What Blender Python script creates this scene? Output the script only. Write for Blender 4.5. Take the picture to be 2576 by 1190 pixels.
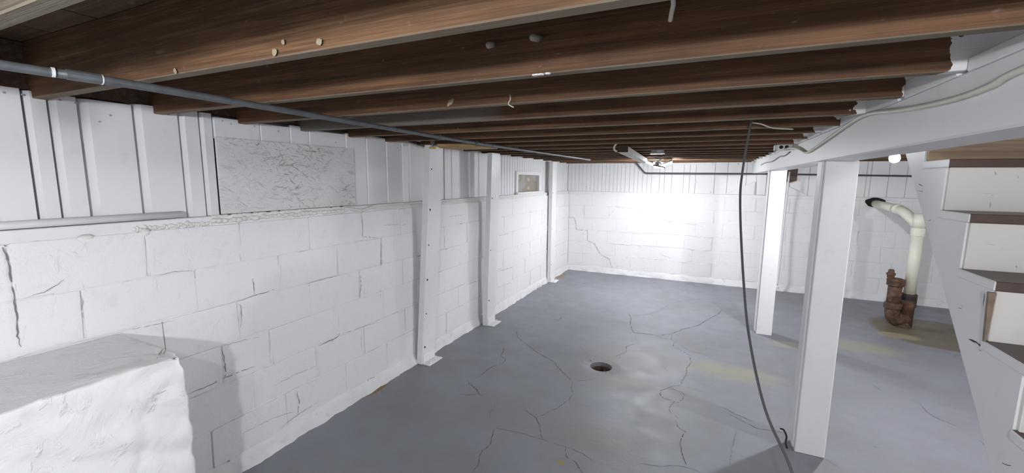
import bpy, bmesh, math, random
from mathutils import Vector, Matrix, noise
random.seed(7)
for o in list(bpy.data.objects): bpy.data.objects.remove(o)
SC = bpy.context.scene
COL = SC.collection

# ------------------------------------------------------------------ camera
CAMPOS = Vector((0, 0, 1.72))
FPX = 1057.6
CM = Matrix(((0.90573, 0.42375, 0.00926), (0.06576, -0.11891, -0.99072), (-0.41872, 0.89794, -0.13557)))  # rows: right, down, forward
cd = bpy.data.cameras.new('camera'); cam = bpy.data.objects.new('camera', cd); COL.objects.link(cam)
cd.sensor_width = 36; cd.lens = FPX / 2576 * 36; cd.clip_start = 0.02; cd.clip_end = 60
R3 = Matrix((CM[0], -CM[1], -CM[2])).transposed()
cam.matrix_world = Matrix.Translation(CAMPOS) @ R3.to_4x4()
SC.camera = cam

# ------------------------------------------------------------------ world / exposure
w = bpy.data.worlds.new('world'); SC.world = w; w.use_nodes = True
w.node_tree.nodes['Background'].inputs[0].default_value = (0.75, 0.85, 1, 1)
w.node_tree.nodes['Background'].inputs[1].default_value = 0.05
SC.view_settings.view_transform = 'Standard'; SC.view_settings.look = 'None'
SC.view_settings.gamma = 1; SC.view_settings.use_curve_mapping = False
SC.view_settings.exposure = 0.80
# bulb powers in watts (bulbs are built further down; the back one is an added fill)
P_NEAR, P_FILL, P_FAR, P_STAIR, P_SIDE = 17, 62, 55, 56, 46
LAMP_NEAR = (-0.89, -0.29, 1.925)
FILL_BACK = (0.15, -1.05, 1.865)  # unseen bulb added behind the camera to even out the brightness
LAMP_FAR = (-0.69, 6.36, 1.975)
LAMP_STAIR = (1.16, 3.85, 1.892)
LAMP_SIDE = (2.75, 2.28, 1.89)

# ------------------------------------------------------------------ geometry helpers
def ray(x, y):
    return CM.transposed() @ Vector((x - 1288, y - 595, FPX))
def onz(x, y, z=0.0):
    d = ray(x, y); return CAMPOS + d * ((z - CAMPOS.z) / d.z)
def onx(x, y, X):
    d = ray(x, y); return CAMPOS + d * (X / d.x)
def ony(x, y, Y):
    d = ray(x, y); return CAMPOS + d * (Y / d.y)

ORG = {}
def link(name, me, parent=None, loc=None):
    o = bpy.data.objects.new(name, me); COL.objects.link(o)
    if parent is not None:
        o.parent = parent; ORG[o] = ORG[parent]
    else:
        ORG[o] = Vector(loc) if loc is not None else Vector((0, 0, 0)); o.location = ORG[o]
    return o
def tag(o, label=None, cat=None, group=None, kind=None):
    if label: o['label'] = label
    if cat: o['category'] = cat
    if group: o['group'] = group
    if kind: o['kind'] = kind
    return o
def thing(name, label, cat, loc, group=None):
    return tag(link(name, None, None, loc), label, cat, group)
def mesh(name, verts, faces, mat, parent=None, loc=None, smooth=False):
    """verts in world coordinates"""
    org = ORG[parent] if parent is not None else (Vector(loc) if loc is not None else Vector((0, 0, 0)))
    me = bpy.data.meshes.new(name)
    me.from_pydata([tuple(Vector(v) - org) for v in verts], [], faces)
    for m in (mat if isinstance(mat, (list, tuple)) else [mat]): me.materials.append(m)
    bm = bmesh.new(); bm.from_mesh(me); bmesh.ops.recalc_face_normals(bm, faces=bm.faces); bm.to_mesh(me); bm.free()
    if smooth:
        for p in me.polygons: p.use_smooth = True
    me.update()
    return link(name, me, parent, loc)
def bmobj(name, bm, mat, parent=None, loc=None, smooth=False):
    org = ORG[parent] if parent is not None else (Vector(loc) if loc is not None else Vector((0, 0, 0)))
    bmesh.ops.translate(bm, verts=bm.verts, vec=-org)
    bmesh.ops.recalc_face_normals(bm, faces=bm.faces)
    me = bpy.data.meshes.new(name); bm.to_mesh(me); bm.free()
    for m in (mat if isinstance(mat, (list, tuple)) else [mat]): me.materials.append(m)
    if smooth:
        for p in me.polygons: p.use_smooth = True
    return link(name, me, parent, loc)
def addbox(bm, lo, hi, bev=0.0, mtx=None):
    c = [(a + b) / 2 for a, b in zip(lo, hi)]; s = [b - a for a, b in zip(lo, hi)]
    t = bmesh.new(); bmesh.ops.create_cube(t, size=1)
    for v in t.verts: v.co = Vector((v.co.x * s[0] + c[0], v.co.y * s[1] + c[1], v.co.z * s[2] + c[2]))
    if bev > 0: bmesh.ops.bevel(t, geom=list(t.edges), offset=bev, segments=1, affect='EDGES', profile=0.5)
    if mtx is not None: bmesh.ops.transform(t, matrix=mtx, verts=t.verts)
    me = bpy.data.meshes.new('tmp'); t.to_mesh(me); t.free(); bm.from_mesh(me); bpy.data.meshes.remove(me)
def box(name, lo, hi, mat, parent=None, bev=0.003, loc=None, mtx=None):
    bm = bmesh.new(); addbox(bm, lo, hi, bev, mtx); return bmobj(name, bm, mat, parent, loc)
def addtube(bm, pts, r, seg=10, caps=True):
    pts = [Vector(p) for p in pts]; n = len(pts)
    rs = r if isinstance(r, (list, tuple)) else [r] * n
    t0 = (pts[1] - pts[0]).normalized(); up = Vector((0, 0, 1)) if abs(t0.z) < .9 else Vector((1, 0, 0))
    u = t0.cross(up).normalized(); rings = []
    for i, p in enumerate(pts):
        t = (pts[min(i + 1, n - 1)] - pts[max(i - 1, 0)])
        if t.length < 1e-9: t = t0
        t.normalize(); u = (u - t * u.dot(t)).normalized(); v = t.cross(u)
        rings.append([bm.verts.new(p + (u * math.cos(a) + v * math.sin(a)) * rs[i]) for a in [2 * math.pi * k / seg for k in range(seg)]])
    for a, b in zip(rings, rings[1:]):
        for k in range(seg): bm.faces.new((a[k], a[(k + 1) % seg], b[(k + 1) % seg], b[k]))
    if caps: bm.faces.new(rings[0]); bm.faces.new(rings[-1][::-1])
def tube(name, pts, r, mat, parent=None, seg=10, loc=None, smooth=True):
    bm = bmesh.new(); addtube(bm, pts, r, seg); o = bmobj(name, bm, mat, parent, loc, smooth)
    return o
def spline(pts, n=8):
    pts = [Vector(p) for p in pts]; P = [pts[0] * 2 - pts[1]] + pts + [pts[-1] * 2 - pts[-2]]; out = []
    for i in range(1, len(P) - 2):
        a, b, c, d = P[i - 1:i + 3]
        for k in range(n):
            t = k / n
            out.append(.5 * ((2 * b) + (c - a) * t + (2 * a - 5 * b + 4 * c - d) * t * t + (3 * b - a - 3 * c + d) * t ** 3))
    out.append(pts[-1]); return out
def prism(name, poly, axis, a, b, mat, parent=None, loc=None, bev=0.0):
    """poly in the two other axes, extruded along axis from a to b"""
    def mk(u, v, wv): return {'x': (wv, u, v), 'y': (u, wv, v), 'z': (u, v, wv)}[axis]
    bm = bmesh.new()
    A = [bm.verts.new(mk(u, v, a)) for u, v in poly]; B = [bm.verts.new(mk(u, v, b)) for u, v in poly]; n = len(poly)
    bm.faces.new(A); bm.faces.new(B[::-1])
    for i in range(n): bm.faces.new((A[i], B[i], B[(i + 1) % n], A[(i + 1) % n]))
    if bev > 0: bmesh.ops.bevel(bm, geom=list(bm.edges), offset=bev, segments=1, affect='EDGES', profile=.5)
    return bmobj(name, bm, mat, parent, loc)
def lathe(bm, prof, c, axis=Vector((0, 0, 1)), seg=20):
    axis = Vector(axis).normalized(); q = axis.to_track_quat('Z', 'Y'); rings = []
    for r, h in prof:
        rings.append([bm.verts.new(Vector(c) + q @ Vector((r * math.cos(2 * math.pi * k / seg), r * math.sin(2 * math.pi * k / seg), h))) for k in range(seg)])
    for a, b in zip(rings, rings[1:]):
        for k in range(seg): bm.faces.new((a[k], a[(k + 1) % seg], b[(k + 1) % seg], b[k]))
    bm.faces.new(rings[0]); bm.faces.new(rings[-1][::-1])
def lathe_obj(name, prof, c, mat, parent=None, axis=(0, 0, 1), seg=20, smooth=False, loc=None):
    bm = bmesh.new(); lathe(bm, prof, c, axis, seg); return bmobj(name, bm, mat, parent, loc, smooth)
def fbm(p, sc, oct=3):
    s = 0; a = 1; q = Vector(p) * sc
    for _ in range(oct):
        s += a * noise.noise(q); q = q * 2.1; a *= .5
    return s

# ------------------------------------------------------------------ materials
class NT:
    def __init__(s, name):
        s.m = bpy.data.materials.new(name); s.m.use_nodes = True; s.t = s.m.node_tree; s.n = s.t.nodes
        s.b = s.n['Principled BSDF']
        s.geo = s.n.new('ShaderNodeNewGeometry'); s.pos = s.geo.outputs['Position']
    def new(s, ty, **kw):
        n = s.n.new(ty)
        for k, v in kw.items(): setattr(n, k, v)
        return n
    def ln(s, a, b): s.t.links.new(a, b)
    def map(s, scale=(1, 1, 1), rot=(0, 0, 0), rnd=False, src=None):
        m = s.new('ShaderNodeMapping'); m.inputs['Scale'].default_value = scale; m.inputs['Rotation'].default_value = rot
        s.ln(src or s.pos, m.inputs['Vector'])
        if rnd:
            oi = s.new('ShaderNodeObjectInfo'); mm = s.new('ShaderNodeMath', operation='MULTIPLY'); mm.inputs[1].default_value = 40
            s.ln(oi.outputs['Random'], mm.inputs[0]); cb = s.new('ShaderNodeCombineXYZ')
            for k in range(3): s.ln(mm.outputs[0], cb.inputs[k])
            s.ln(cb.outputs[0], m.inputs['Location'])
        return m.outputs[0]
    def noise(s, scale, vec=None, detail=4, rough=.55, dist=0.0):
        n = s.new('ShaderNodeTexNoise'); n.inputs['Scale'].default_value = scale; n.inputs['Detail'].default_value = detail
        n.inputs['Roughness'].default_value = rough; n.inputs['Distortion'].default_value = dist
        s.ln(vec or s.pos, n.inputs['Vector']); return n.outputs['Fac']
    def ramp(s, fac, stops, interp='LINEAR'):
        r = s.new('ShaderNodeValToRGB'); r.color_ramp.interpolation = interp
        while len(r.color_ramp.elements) < len(stops): r.color_ramp.elements.new(.5)
        for e, (p, c) in zip(r.color_ramp.elements, stops):
            e.position = p; e.color = (c if len(c) == 4 else (*c, 1)) if isinstance(c, tuple) else (c, c, c, 1)
        s.ln(fac, r.inputs[0]); return r.outputs[0]
    def mix(s, fac, a, b, mode='MIX'):
        n = s.new('ShaderNodeMix', data_type='RGBA', blend_type=mode)
        for inp, v in ((n.inputs[0], fac), (n.inputs[6], a), (n.inputs[7], b)):
            if isinstance(v, (int, float)): inp.default_value = v
            elif isinstance(v, tuple): inp.default_value = (*v, 1)
            else: s.ln(v, inp)
        return n.outputs[2]
    def math(s, op, a, b=None, c=None, clamp=False):
        n = s.new('ShaderNodeMath', operation=op); n.use_clamp = clamp
        for i, v in enumerate((a, b, c)):
            if v is None: continue
            if isinstance(v, (int, float)): n.inputs[i].default_value = v
            else: s.ln(v, n.inputs[i])
        return n.outputs[0]
    def bump(s, h, strength, dist, prev=None):
        n = s.new('ShaderNodeBump'); n.inputs['Strength'].default_value = strength; n.inputs['Distance'].default_value = dist
        s.ln(h, n.inputs['Height'])
        if prev is not None: s.ln(prev, n.inputs['Normal'])
        return n.outputs[0]
    def done(s, color, rough=.6, bump=None, metal=0.0, spec=.5):
        if isinstance(color, tuple): s.b.inputs['Base Color'].default_value = (*color, 1)
        else: s.ln(color, s.b.inputs['Base Color'])
        if isinstance(rough, (int, float)): s.b.inputs['Roughness'].default_value = rough
        else: s.ln(rough, s.b.inputs['Roughness'])
        s.b.inputs['Metallic'].default_value = metal; s.b.inputs['Specular IOR Level'].default_value = spec
        if bump is not None: s.ln(bump, s.b.inputs['Normal'])
        return s.m
def plain(name, col, rough=.55, metal=0.0, var=.12, sc=20, bumpd=.001):
    t = NT(name); n = t.noise(sc)
    c = t.mix(n, tuple(x * (1 - var) for x in col), tuple(min(1, x * (1 + var)) for x in col))
    return t.done(c, rough, t.bump(t.noise(sc * 4), .4, bumpd), metal)

def white_paint(name, base=.78, lump=.006, fine=.0015, tint=(1, 1, 1.012), rough=.5, dirt=.12):
    t = NT(name); n1 = t.noise(1.6, detail=3); n2 = t.noise(14, detail=5)
    c = t.mix(n1, tuple(base * .96 * k for k in tint), tuple(min(.95, base * 1.04 * k) for k in tint))
    d = t.ramp(n2, [(.28, 1.0), (.40, 0.0)])
    c = t.mix(t.math('MULTIPLY', d, dirt), c, (.42, .42, .42))
    b = t.bump(t.noise(7, detail=6, rough=.6, dist=.6), .55, lump)
    if lump > .005:                              # thick brush-laid paint: sparse drips and ridges
        b = t.bump(t.ramp(t.noise(16, t.map((1, 1, .7)), 5, .6, .5), [(.58, 0.0), (.72, 1.0)]), .6, lump * .25, b)
    b = t.bump(t.noise(70, detail=4, rough=.6), .5, fine, b)
    return t.done(c, rough, b)
M_BLOCK = white_paint('white_block_paint', .80, .016, .003)
M_MORTAR = white_paint('white_mortar_paint', .77, .016, .003)
M_FOOT = white_paint('white_footing_paint', .75, .02, .004, dirt=.3)
M_PIER = white_paint('white_pier_paint', .78, .024, .001)
M_WOODW = white_paint('white_wood_paint', .77, .0008, .0005, rough=.45, dirt=.10)
M_STEELW = white_paint('white_steel_paint', .78, .0006, .0004, rough=.4, dirt=.15)
M_RISER = white_paint('cream_riser_paint', .74, .001, .0006, (1.02, .975, .93), .5, .2)
M_GREYGAP = plain('grey_backing', (.30, .30, .31))

def wood(name, dark, mid, light, scale=1.0, paint=None, dust=False):
    t = NT(name)
    g = t.noise(3.0 * scale, t.map((.55, 16, 16), rnd=True), 6, .62, .6)
    ring = t.noise(6 * scale, t.map((.35, 30, 30), rnd=True), 3, .5, 1.2)
    c = t.ramp(g, [(.28, dark), (.5, mid), (.75, light)])
    c = t.mix(t.math('MULTIPLY', t.ramp(ring, [(.42, 1.0), (.55, 0.0)]), .55), c, tuple(k * .55 for k in mid))
    blot = t.noise(2.3, t.map((1, 1.5, 1.5), rnd=True), 4)
    c = t.mix(t.math('MULTIPLY', t.ramp(blot, [(.5, 0.0), (.72, 1.0)]), .5), c, tuple(k * .6 for k in dark))
    sp = t.noise(38, t.map((.6, 1, 1), rnd=True), 2)
    c = t.mix(t.math('MULTIPLY', t.ramp(sp, [(.70, 0.0), (.76, 1.0)]), .35), c, (.32, .27, .22))
    if dust:                                    # pale dust and dried paint on the undersides
        nn = t.new('ShaderNodeSeparateXYZ'); t.ln(t.n[0].outputs['Normal'] if 0 else t.geo.outputs['Normal'], nn.inputs[0])
        f = t.math('MULTIPLY', t.math('LESS_THAN', nn.outputs[2], -.6), t.ramp(t.noise(9, detail=5), [(.25, .45), (.6, .9)]))
        c = t.mix(f, c, (.185, .155, .115))
    if paint: c = paint(t, c)
    b = t.bump(g, .5, .004); b = t.bump(ring, .35, .002, b)
    return t.done(c, .72, b, spec=.3)
def overspray(t, c):                      # white paint that reached the joist ends beside the painted beam
    sx = t.new('ShaderNodeSeparateXYZ'); t.ln(t.pos, sx.inputs[0])
    n = t.noise(9, detail=4)
    f = t.math('ADD', sx.outputs[0], t.math('MULTIPLY', t.math('SUBTRACT', n, .5), .22))
    m1 = t.math('MULTIPLY', t.math('GREATER_THAN', f, .565), t.math('LESS_THAN', sx.outputs[0], .80))
    return t.mix(m1, c, (.72, .72, .73))
D, MI, L = (.042, .021, .011), (.122, .060, .030), (.212, .110, .056)
M_JOIST = wood('brown_joist_wood', D, MI, L, 1, overspray, True)
def greyed(t, c):
    sx = t.new('ShaderNodeSeparateXYZ'); t.ln(t.pos, sx.inputs[0])
    n = t.noise(5)
    f = t.math('ADD', sx.outputs[0], t.math('MULTIPLY', n, .3))
    return overspray(t, t.mix(t.math('MULTIPLY', t.ramp(f, [(0, 1.0), (1, 0.0)]) if 0 else t.math('MULTIPLY', t.math('SUBTRACT', -.80, f), 5.0, clamp=True), .55), c, (.17, .175, .16)))
M_JOISTG = wood('grey_stained_joist_wood', D, MI, L, 1, greyed, True)
M_JOISTB = wood('sawn_joist_wood', (.062, .033, .017), (.150, .078, .039), (.255, .140, .073), 1.2, overspray, True)
M_JOISTD = wood('dusty_joist_wood', (.07, .052, .038), (.135, .105, .08), (.19, .155, .12), 1.0, overspray, True)
M_SUB = wood('subfloor_wood', (.05, .03, .018), (.11, .065, .035), (.18, .11, .06), .8)
M_SILLW = wood('old_sill_wood', (.06, .038, .03), (.13, .08, .06), (.2, .14, .11), .8)
M_WEDGE = plain('stained_wood_wedge', (.24, .18, .13), .8, 0, .6, 30)
M_FRESH = wood('fresh_pine', (.38, .24, .10), (.52, .35, .16), (.62, .44, .23), .9)
M_TAN = wood('tan_raw_board', (.50, .36, .24), (.62, .46, .31), (.70, .53, .37), .5)
M_TREAD = plain('brown_tread_paint', (.105, .068, .055), .45, 0, .25, 12)
M_GALV = plain('grey_galvanised_conduit', (.125, .135, .145), .5, .3, .45, 30)
M_DKPIPE = plain('dark_grey_pipe', (.07, .075, .085), .45, .3, .2, 15)
M_PVC = plain('cream_pvc', (.72, .70, .60), .35, 0, .06, 6, .0004)
def pvc_stain():
    t = NT('cream_pvc_stained'); sx = t.new('ShaderNodeSeparateXYZ'); t.ln(t.pos, sx.inputs[0])
    n = t.noise(14, detail=5)
    f = t.math('SUBTRACT', t.math('MULTIPLY', t.math('SUBTRACT', .75, sx.outputs[2]), 1.5), t.math('MULTIPLY', n, .6), clamp=True)
    c = t.mix(f, (.73, .71, .61), (.48, .36, .13))
    return t.done(c, .4)
M_PVCS = pvc_stain()
def rust():
    t = NT('rusty_cast_iron'); n = t.noise(18, detail=6, rough=.65)
    c = t.ramp(n, [(.3, (.035, .020, .014)), (.5, (.095, .050, .031)), (.72, (.19, .105, .065))])
    return t.done(c, .8, t.bump(t.noise(60, detail=4), .8, .004))
M_RUST = rust()
M_RUBBER = plain('black_rubber', (.02, .019, .018), .5)
M_STEEL = plain('bare_steel', (.42, .42, .42), .35, .8)
M_CABLEW = plain('cream_cable', (.60, .58, .50), .5)
M_CABLEG = plain('dark_grey_cable', (.095, .095, .10), .5)
M_CABLEB = plain('black_cable', (.02, .02, .022), .5)
M_YEL = plain('yellow_handle', (.70, .42, .03), .45)
M_BLUE = plain('blue_handle', (.03, .05, .30), .4)
M_BRASS = plain('dull_valve_metal', (.17, .165, .16), .45, .6, .3)
M_FOAM = white_paint('foam_paint', .74, .004, .003, (1.01, 1, .96), .6, .35)
M_PORC = plain('porcelain', (.72, .71, .68), .3, 0, .05)
M_DUSTP = plain('dusty_porcelain', (.34, .31, .26), .5, 0, .2)
M_GALVBOX = plain('grey_metal_box', (.42, .43, .44), .45, .5, .25)
M_BLACK = plain('black_hole', (.006, .006, .006), .8)
M_DARKW = plain('dark_batten_end', (.03, .018, .013), .8)
def crackm():
    t = NT('dark_crack'); return t.done((.055, .055, .06), .9)
M_CRACK = crackm()
M_DUSTW = plain('cream_plaster_spot', (.30, .25, .175), .8)
M_CRACKL = plain('faint_crack', (.16, .16, .175), .9)
M_CRACKD = plain('wall_crack_dark', (.20, .20, .20), .9)
M_CRACKW = plain('wall_crack', (.36, .36, .36), .9)

def floor_mat():
    t = NT('grey_floor_paint')
    n1 = t.noise(.9, detail=5, rough=.6); n2 = t.noise(4.5, detail=5, rough=.65); n3 = t.noise(45, detail=4)
    c = t.ramp(n1, [(.30, (.200, .205, .225)), (.5, (.228, .235, .268)), (.7, (.252, .260, .305))])
    c = t.mix(t.math('MULTIPLY', t.ramp(n2, [(.45, 0.0), (.75, 1.0)]), .35), c, (.205, .195, .185))
    c = t.mix(t.math('MULTIPLY', t.ramp(n3, [(.66, 0.0), (.74, 1.0)]), .25), c, (.15, .15, .155))
    sx = t.new('ShaderNodeSeparateXYZ'); t.ln(t.pos, sx.inputs[0])
    def blob(c, x, y, rx, ry, col, op, soft=.5, nz=.6, rot=0.0):
        X = t.math('SUBTRACT', sx.outputs[0], x); Y = t.math('SUBTRACT', sx.outputs[1], y)
        if rot:
            cr, sr = math.cos(rot), math.sin(rot)
            X, Y = t.math('ADD', t.math('MULTIPLY', X, cr), t.math('MULTIPLY', Y, sr)), t.math('SUBTRACT', t.math('MULTIPLY', Y, cr), t.math('MULTIPLY', X, sr))
        a = t.math('POWER', t.math('ABSOLUTE', t.math('DIVIDE', X, rx)), 2.5)
        b = t.math('POWER', t.math('ABSOLUTE', t.math('DIVIDE', Y, ry)), 2.5)
        d = t.math('ADD', t.math('ADD', a, b), t.math('MULTIPLY', t.math('SUBTRACT', n2, .5), nz * 2))
        f = t.math('DIVIDE', t.math('SUBTRACT', 1.0, d), soft, clamp=True)
        return t.mix(t.math('MULTIPLY', f, op), c, col)
    p = onz(1835, 935); c = blob(c, p.x, p.y, .46, .21, (.31, .295, .22), .75, 1.0, .8)
    p = onz(2160, 872); c = blob(c, p.x, p.y, .42, .22, (.33, .31, .24), .6, .6, .8)
    p = onz(1985, 868); c = blob(c, p.x, p.y, .25, .12, (.32, .30, .24), .5, .6, .8)
    p = onz(2380, 850); c = blob(c, p.x - .02, p.y + .1, .62, .62, (.150, .122, .080), .95, .25, .5)
    p = onz(2260, 845); c = blob(c, p.x, p.y, .2, .12, (.33, .29, .19), .8, .5, .8)
    p = onz(942, 978); c = blob(c, p.x + .02, p.y, .05, .12, (.20, .13, .05), .9, .4, .8)
    p = onz(1410, 1163); c = blob(c, p.x, p.y, .025, .018, (.30, .22, .07), .95, .3, .4)
    p = onz(1407, 694); c = blob(c, p.x, p.y, .10, .22, (.26, .21, .11), .95, .3, .4)
    p = onz(1700, 800); c = blob(c, p.x, p.y, .80, .36, (.262, .268, .302), .35, .2, .5, .35)
    for (px, py, rx, ry) in ((1250, 1030, .35, .3), (1580, 900, .5, .35), (1480, 1100, .4, .25), (1560, 960, .6, .2)):
        p = onz(px, py); c = blob(c, p.x, p.y, rx, ry, (.215, .208, .20), .55, .9, 1.1)
    b = t.bump(t.noise(3.2, detail=6, rough=.6), .35, .015); b = t.bump(n3, .3, .002, b)
    r = t.ramp(n2, [(.3, .42), (.7, .60)])
    return t.done(c, r, b, spec=.4)
M_FLOOR = floor_mat()

def osb_mat():
    t = NT('white_osb')
    def flake(rot, sc, lo, off, st=7.0):
        rm = t.new('ShaderNodeMapping'); rm.inputs['Rotation'].default_value = (rot, 0, 0); rm.inputs['Location'].default_value = (off, off * 2, off * 3); t.ln(t.pos, rm.inputs['Vector'])
        m = t.map((sc, sc, sc * st), src=rm.outputs[0]); n = t.noise(1.0, m, 4, .65, .3)
        return t.ramp(n, [(lo, 0.0), (lo + .07, 1.0)])
    f = None
    for k, (rot, sc, lo) in enumerate(((.15, 7, .60), (.65, 8, .60), (-.35, 7.5, .60), (1.1, 10, .63), (-.9, 10, .63), (.4, 17, .61), (-.15, 18, .61))):
        g = flake(rot, sc, lo, k * 3.7); f = g if f is None else t.math('MAXIMUM', f, g)
    big = t.ramp(t.noise(3.0, detail=3), [(.35, .25), (.65, 1.0)])
    f = t.math('MULTIPLY', f, big)
    c = t.mix(t.noise(5), (.64, .64, .64), (.76, .76, .76))
    c = t.mix(t.math('MULTIPLY', f, .9), c, (.20, .195, .19))
    edge = t.noise(30, t.map((1, 1, 2.5)), 4); c = t.mix(t.math('MULTIPLY', t.ramp(edge, [(.55, 0.0), (.7, 1.0)]), .35), c, (.42, .42, .42))
    return t.done(c, .6, t.bump(f, .6, -.003))
M_OSB = osb_mat()
def pane_mat():
    t = NT('dirty_window_glass')
    v = t.new('ShaderNodeTexVoronoi'); v.inputs['Scale'].default_value = 3.2; t.ln(t.map((1, 1.2, 2.4), (.35, 0, 0)), v.inputs['Vector'])
    c = t.ramp(t.math('ADD', t.math('MULTIPLY', v.outputs['Distance'], .5), t.math('MULTIPLY', t.noise(4, detail=3), .55)), [(.15, (.60, .52, .38)), (.4, (.34, .30, .23)), (.6, (.42, .41, .38)), (.8, (.72, .70, .64))], 'CONSTANT')
    t.done(c, .12); t.b.inputs['Transmission Weight'].default_value = .25
    return t.m
M_PANE = pane_mat()
def emit(name, col, s):
    t = NT(name); t.b.inputs['Base Color'].default_value = (.9, .9, .9, 1)
    t.b.inputs['Emission Color'].default_value = (*col, 1); t.b.inputs['Emission Strength'].default_value = s
    return t.m

# ================================================================== setting
XL, YF, ZB = -2.40, 7.70, 1.46            # left wall face, far wall face, top of the block courses
XR, YB, ZJ, ZS = 3.75, -2.2, 2.015, 2.235 # right wall, back wall, joist underside, subfloor underside
COURSE = [1.46, 1.237, 1.015, .79, .56, .33, .10]

# ---------------- floor with the drain hole
DR = onz(1512, 921)
def build_floor():
    bm = bmesh.new(); r = .10; seg = 24
    inner = [bm.verts.new((DR.x + r * math.cos(2 * math.pi * k / seg), DR.y + r * math.sin(2 * math.pi * k / seg), -.006)) for k in range(seg)]
    mid = [bm.verts.new((DR.x + r * (1.75 + .25 * math.sin(3.1 * k)) * math.cos(2 * math.pi * k / seg), DR.y + r * (1.75 + .25 * math.sin(3.1 * k)) * math.sin(2 * math.pi * k / seg), 0)) for k in range(seg)]
    low = [bm.verts.new((DR.x + r * math.cos(2 * math.pi * k / seg), DR.y + r * math.sin(2 * math.pi * k / seg), -.05)) for k in range(seg)]
    out = []
    for k in range(seg):
        a = 2 * math.pi * k / seg; dx, dy = math.cos(a), math.sin(a)
        tx = ((XR + .2 - DR.x) if dx > 0 else (XL - .2 - DR.x)) / dx if abs(dx) > 1e-6 else 1e9
        ty = ((YF + .2 - DR.y) if dy > 0 else (YB - .2 - DR.y)) / dy if abs(dy) > 1e-6 else 1e9
        t = min(tx, ty); out.append(bm.verts.new((DR.x + dx * t, DR.y + dy * t, 0)))
    for k in range(seg):
        j = (k + 1) % seg
        bm.faces.new((inner[k], inner[j], mid[j], mid[k])); bm.faces.new((inner[k], inner[j], low[j], low[k]))
        bm.faces.new((mid[k], mid[j], out[j], out[k]))
    # corners of the room
    for cx, cy in ((XL - .2, YB - .2), (XR + .2, YB - .2), (XL - .2, YF + .2), (XR + .2, YF + .2)):
        q = min(range(seg), key=lambda k: 0 if False else ((Vector((cx, cy, 0)) - out[k].co).length))
        for j in ((q + 1) % seg, (q - 1) % seg):
            A, B = out[q].co, out[j].co
            if abs(A.x - B.x) > 1e-4 and abs(A.y - B.y) > 1e-4:
                bm.faces.new((out[q], out[j], bm.verts.new((cx, cy, 0)))); break
    f = bmobj('floor', bm, M_FLOOR); tag(f, 'grey painted cracked concrete basement floor', kind='structure')
    for p in f.data.polygons:
        if p.normal.z < -.5: p.flip()
    return f
FLOOR = build_floor()

def ribbon_bm(bm, pts, wid, nrm, jit=.012, off=.0012, sub=6, broken=True):
    """thin open crack along pts on a surface with normal nrm"""
    P = []
    pts = [Vector(p) for p in pts]
    for a, b in zip(pts, pts[1:]):
        n = max(2, min(16, int((b - a).length / .018) + 1)); s = (b - a).cross(nrm)
        if s.length < 1e-6: continue
        s.normalize()
        for k in range(n): P.append(a.lerp(b, k / n) + (s * random.uniform(-jit, jit) * .45 if (k or P) else Vector()))
    P.append(pts[-1])
    prev = None
    for i, p in enumerate(P):
        t = (P[min(i + 1, len(P) - 1)] - P[max(i - 1, 0)]); s = t.cross(nrm).normalized()
        e = .35 + .65 * min(1, min(i, len(P) - 1 - i) / 3.0); ww = wid * e * random.uniform(.35, 1.15) * .36
        cur = (bm.verts.new(p + nrm * off + s * ww), bm.verts.new(p + nrm * off - s * ww))
        if prev and (not broken or random.random() > .1): bm.faces.new((prev[0], cur[0], cur[1], prev[1]))
        prev = cur
def crack(parent, pts, wid, nrm, mat, jit=.012, off=.0012, name='crack'):
    bm = bmesh.new(); ribbon_bm(bm, pts, wid, Vector(nrm), jit, off); o = bmobj(name, bm, mat, parent); return o
def fc(pts): return [onz(1100 + x / 2.38, 690 + y / 2.38) for x, y in pts]   # floor crack points
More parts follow.
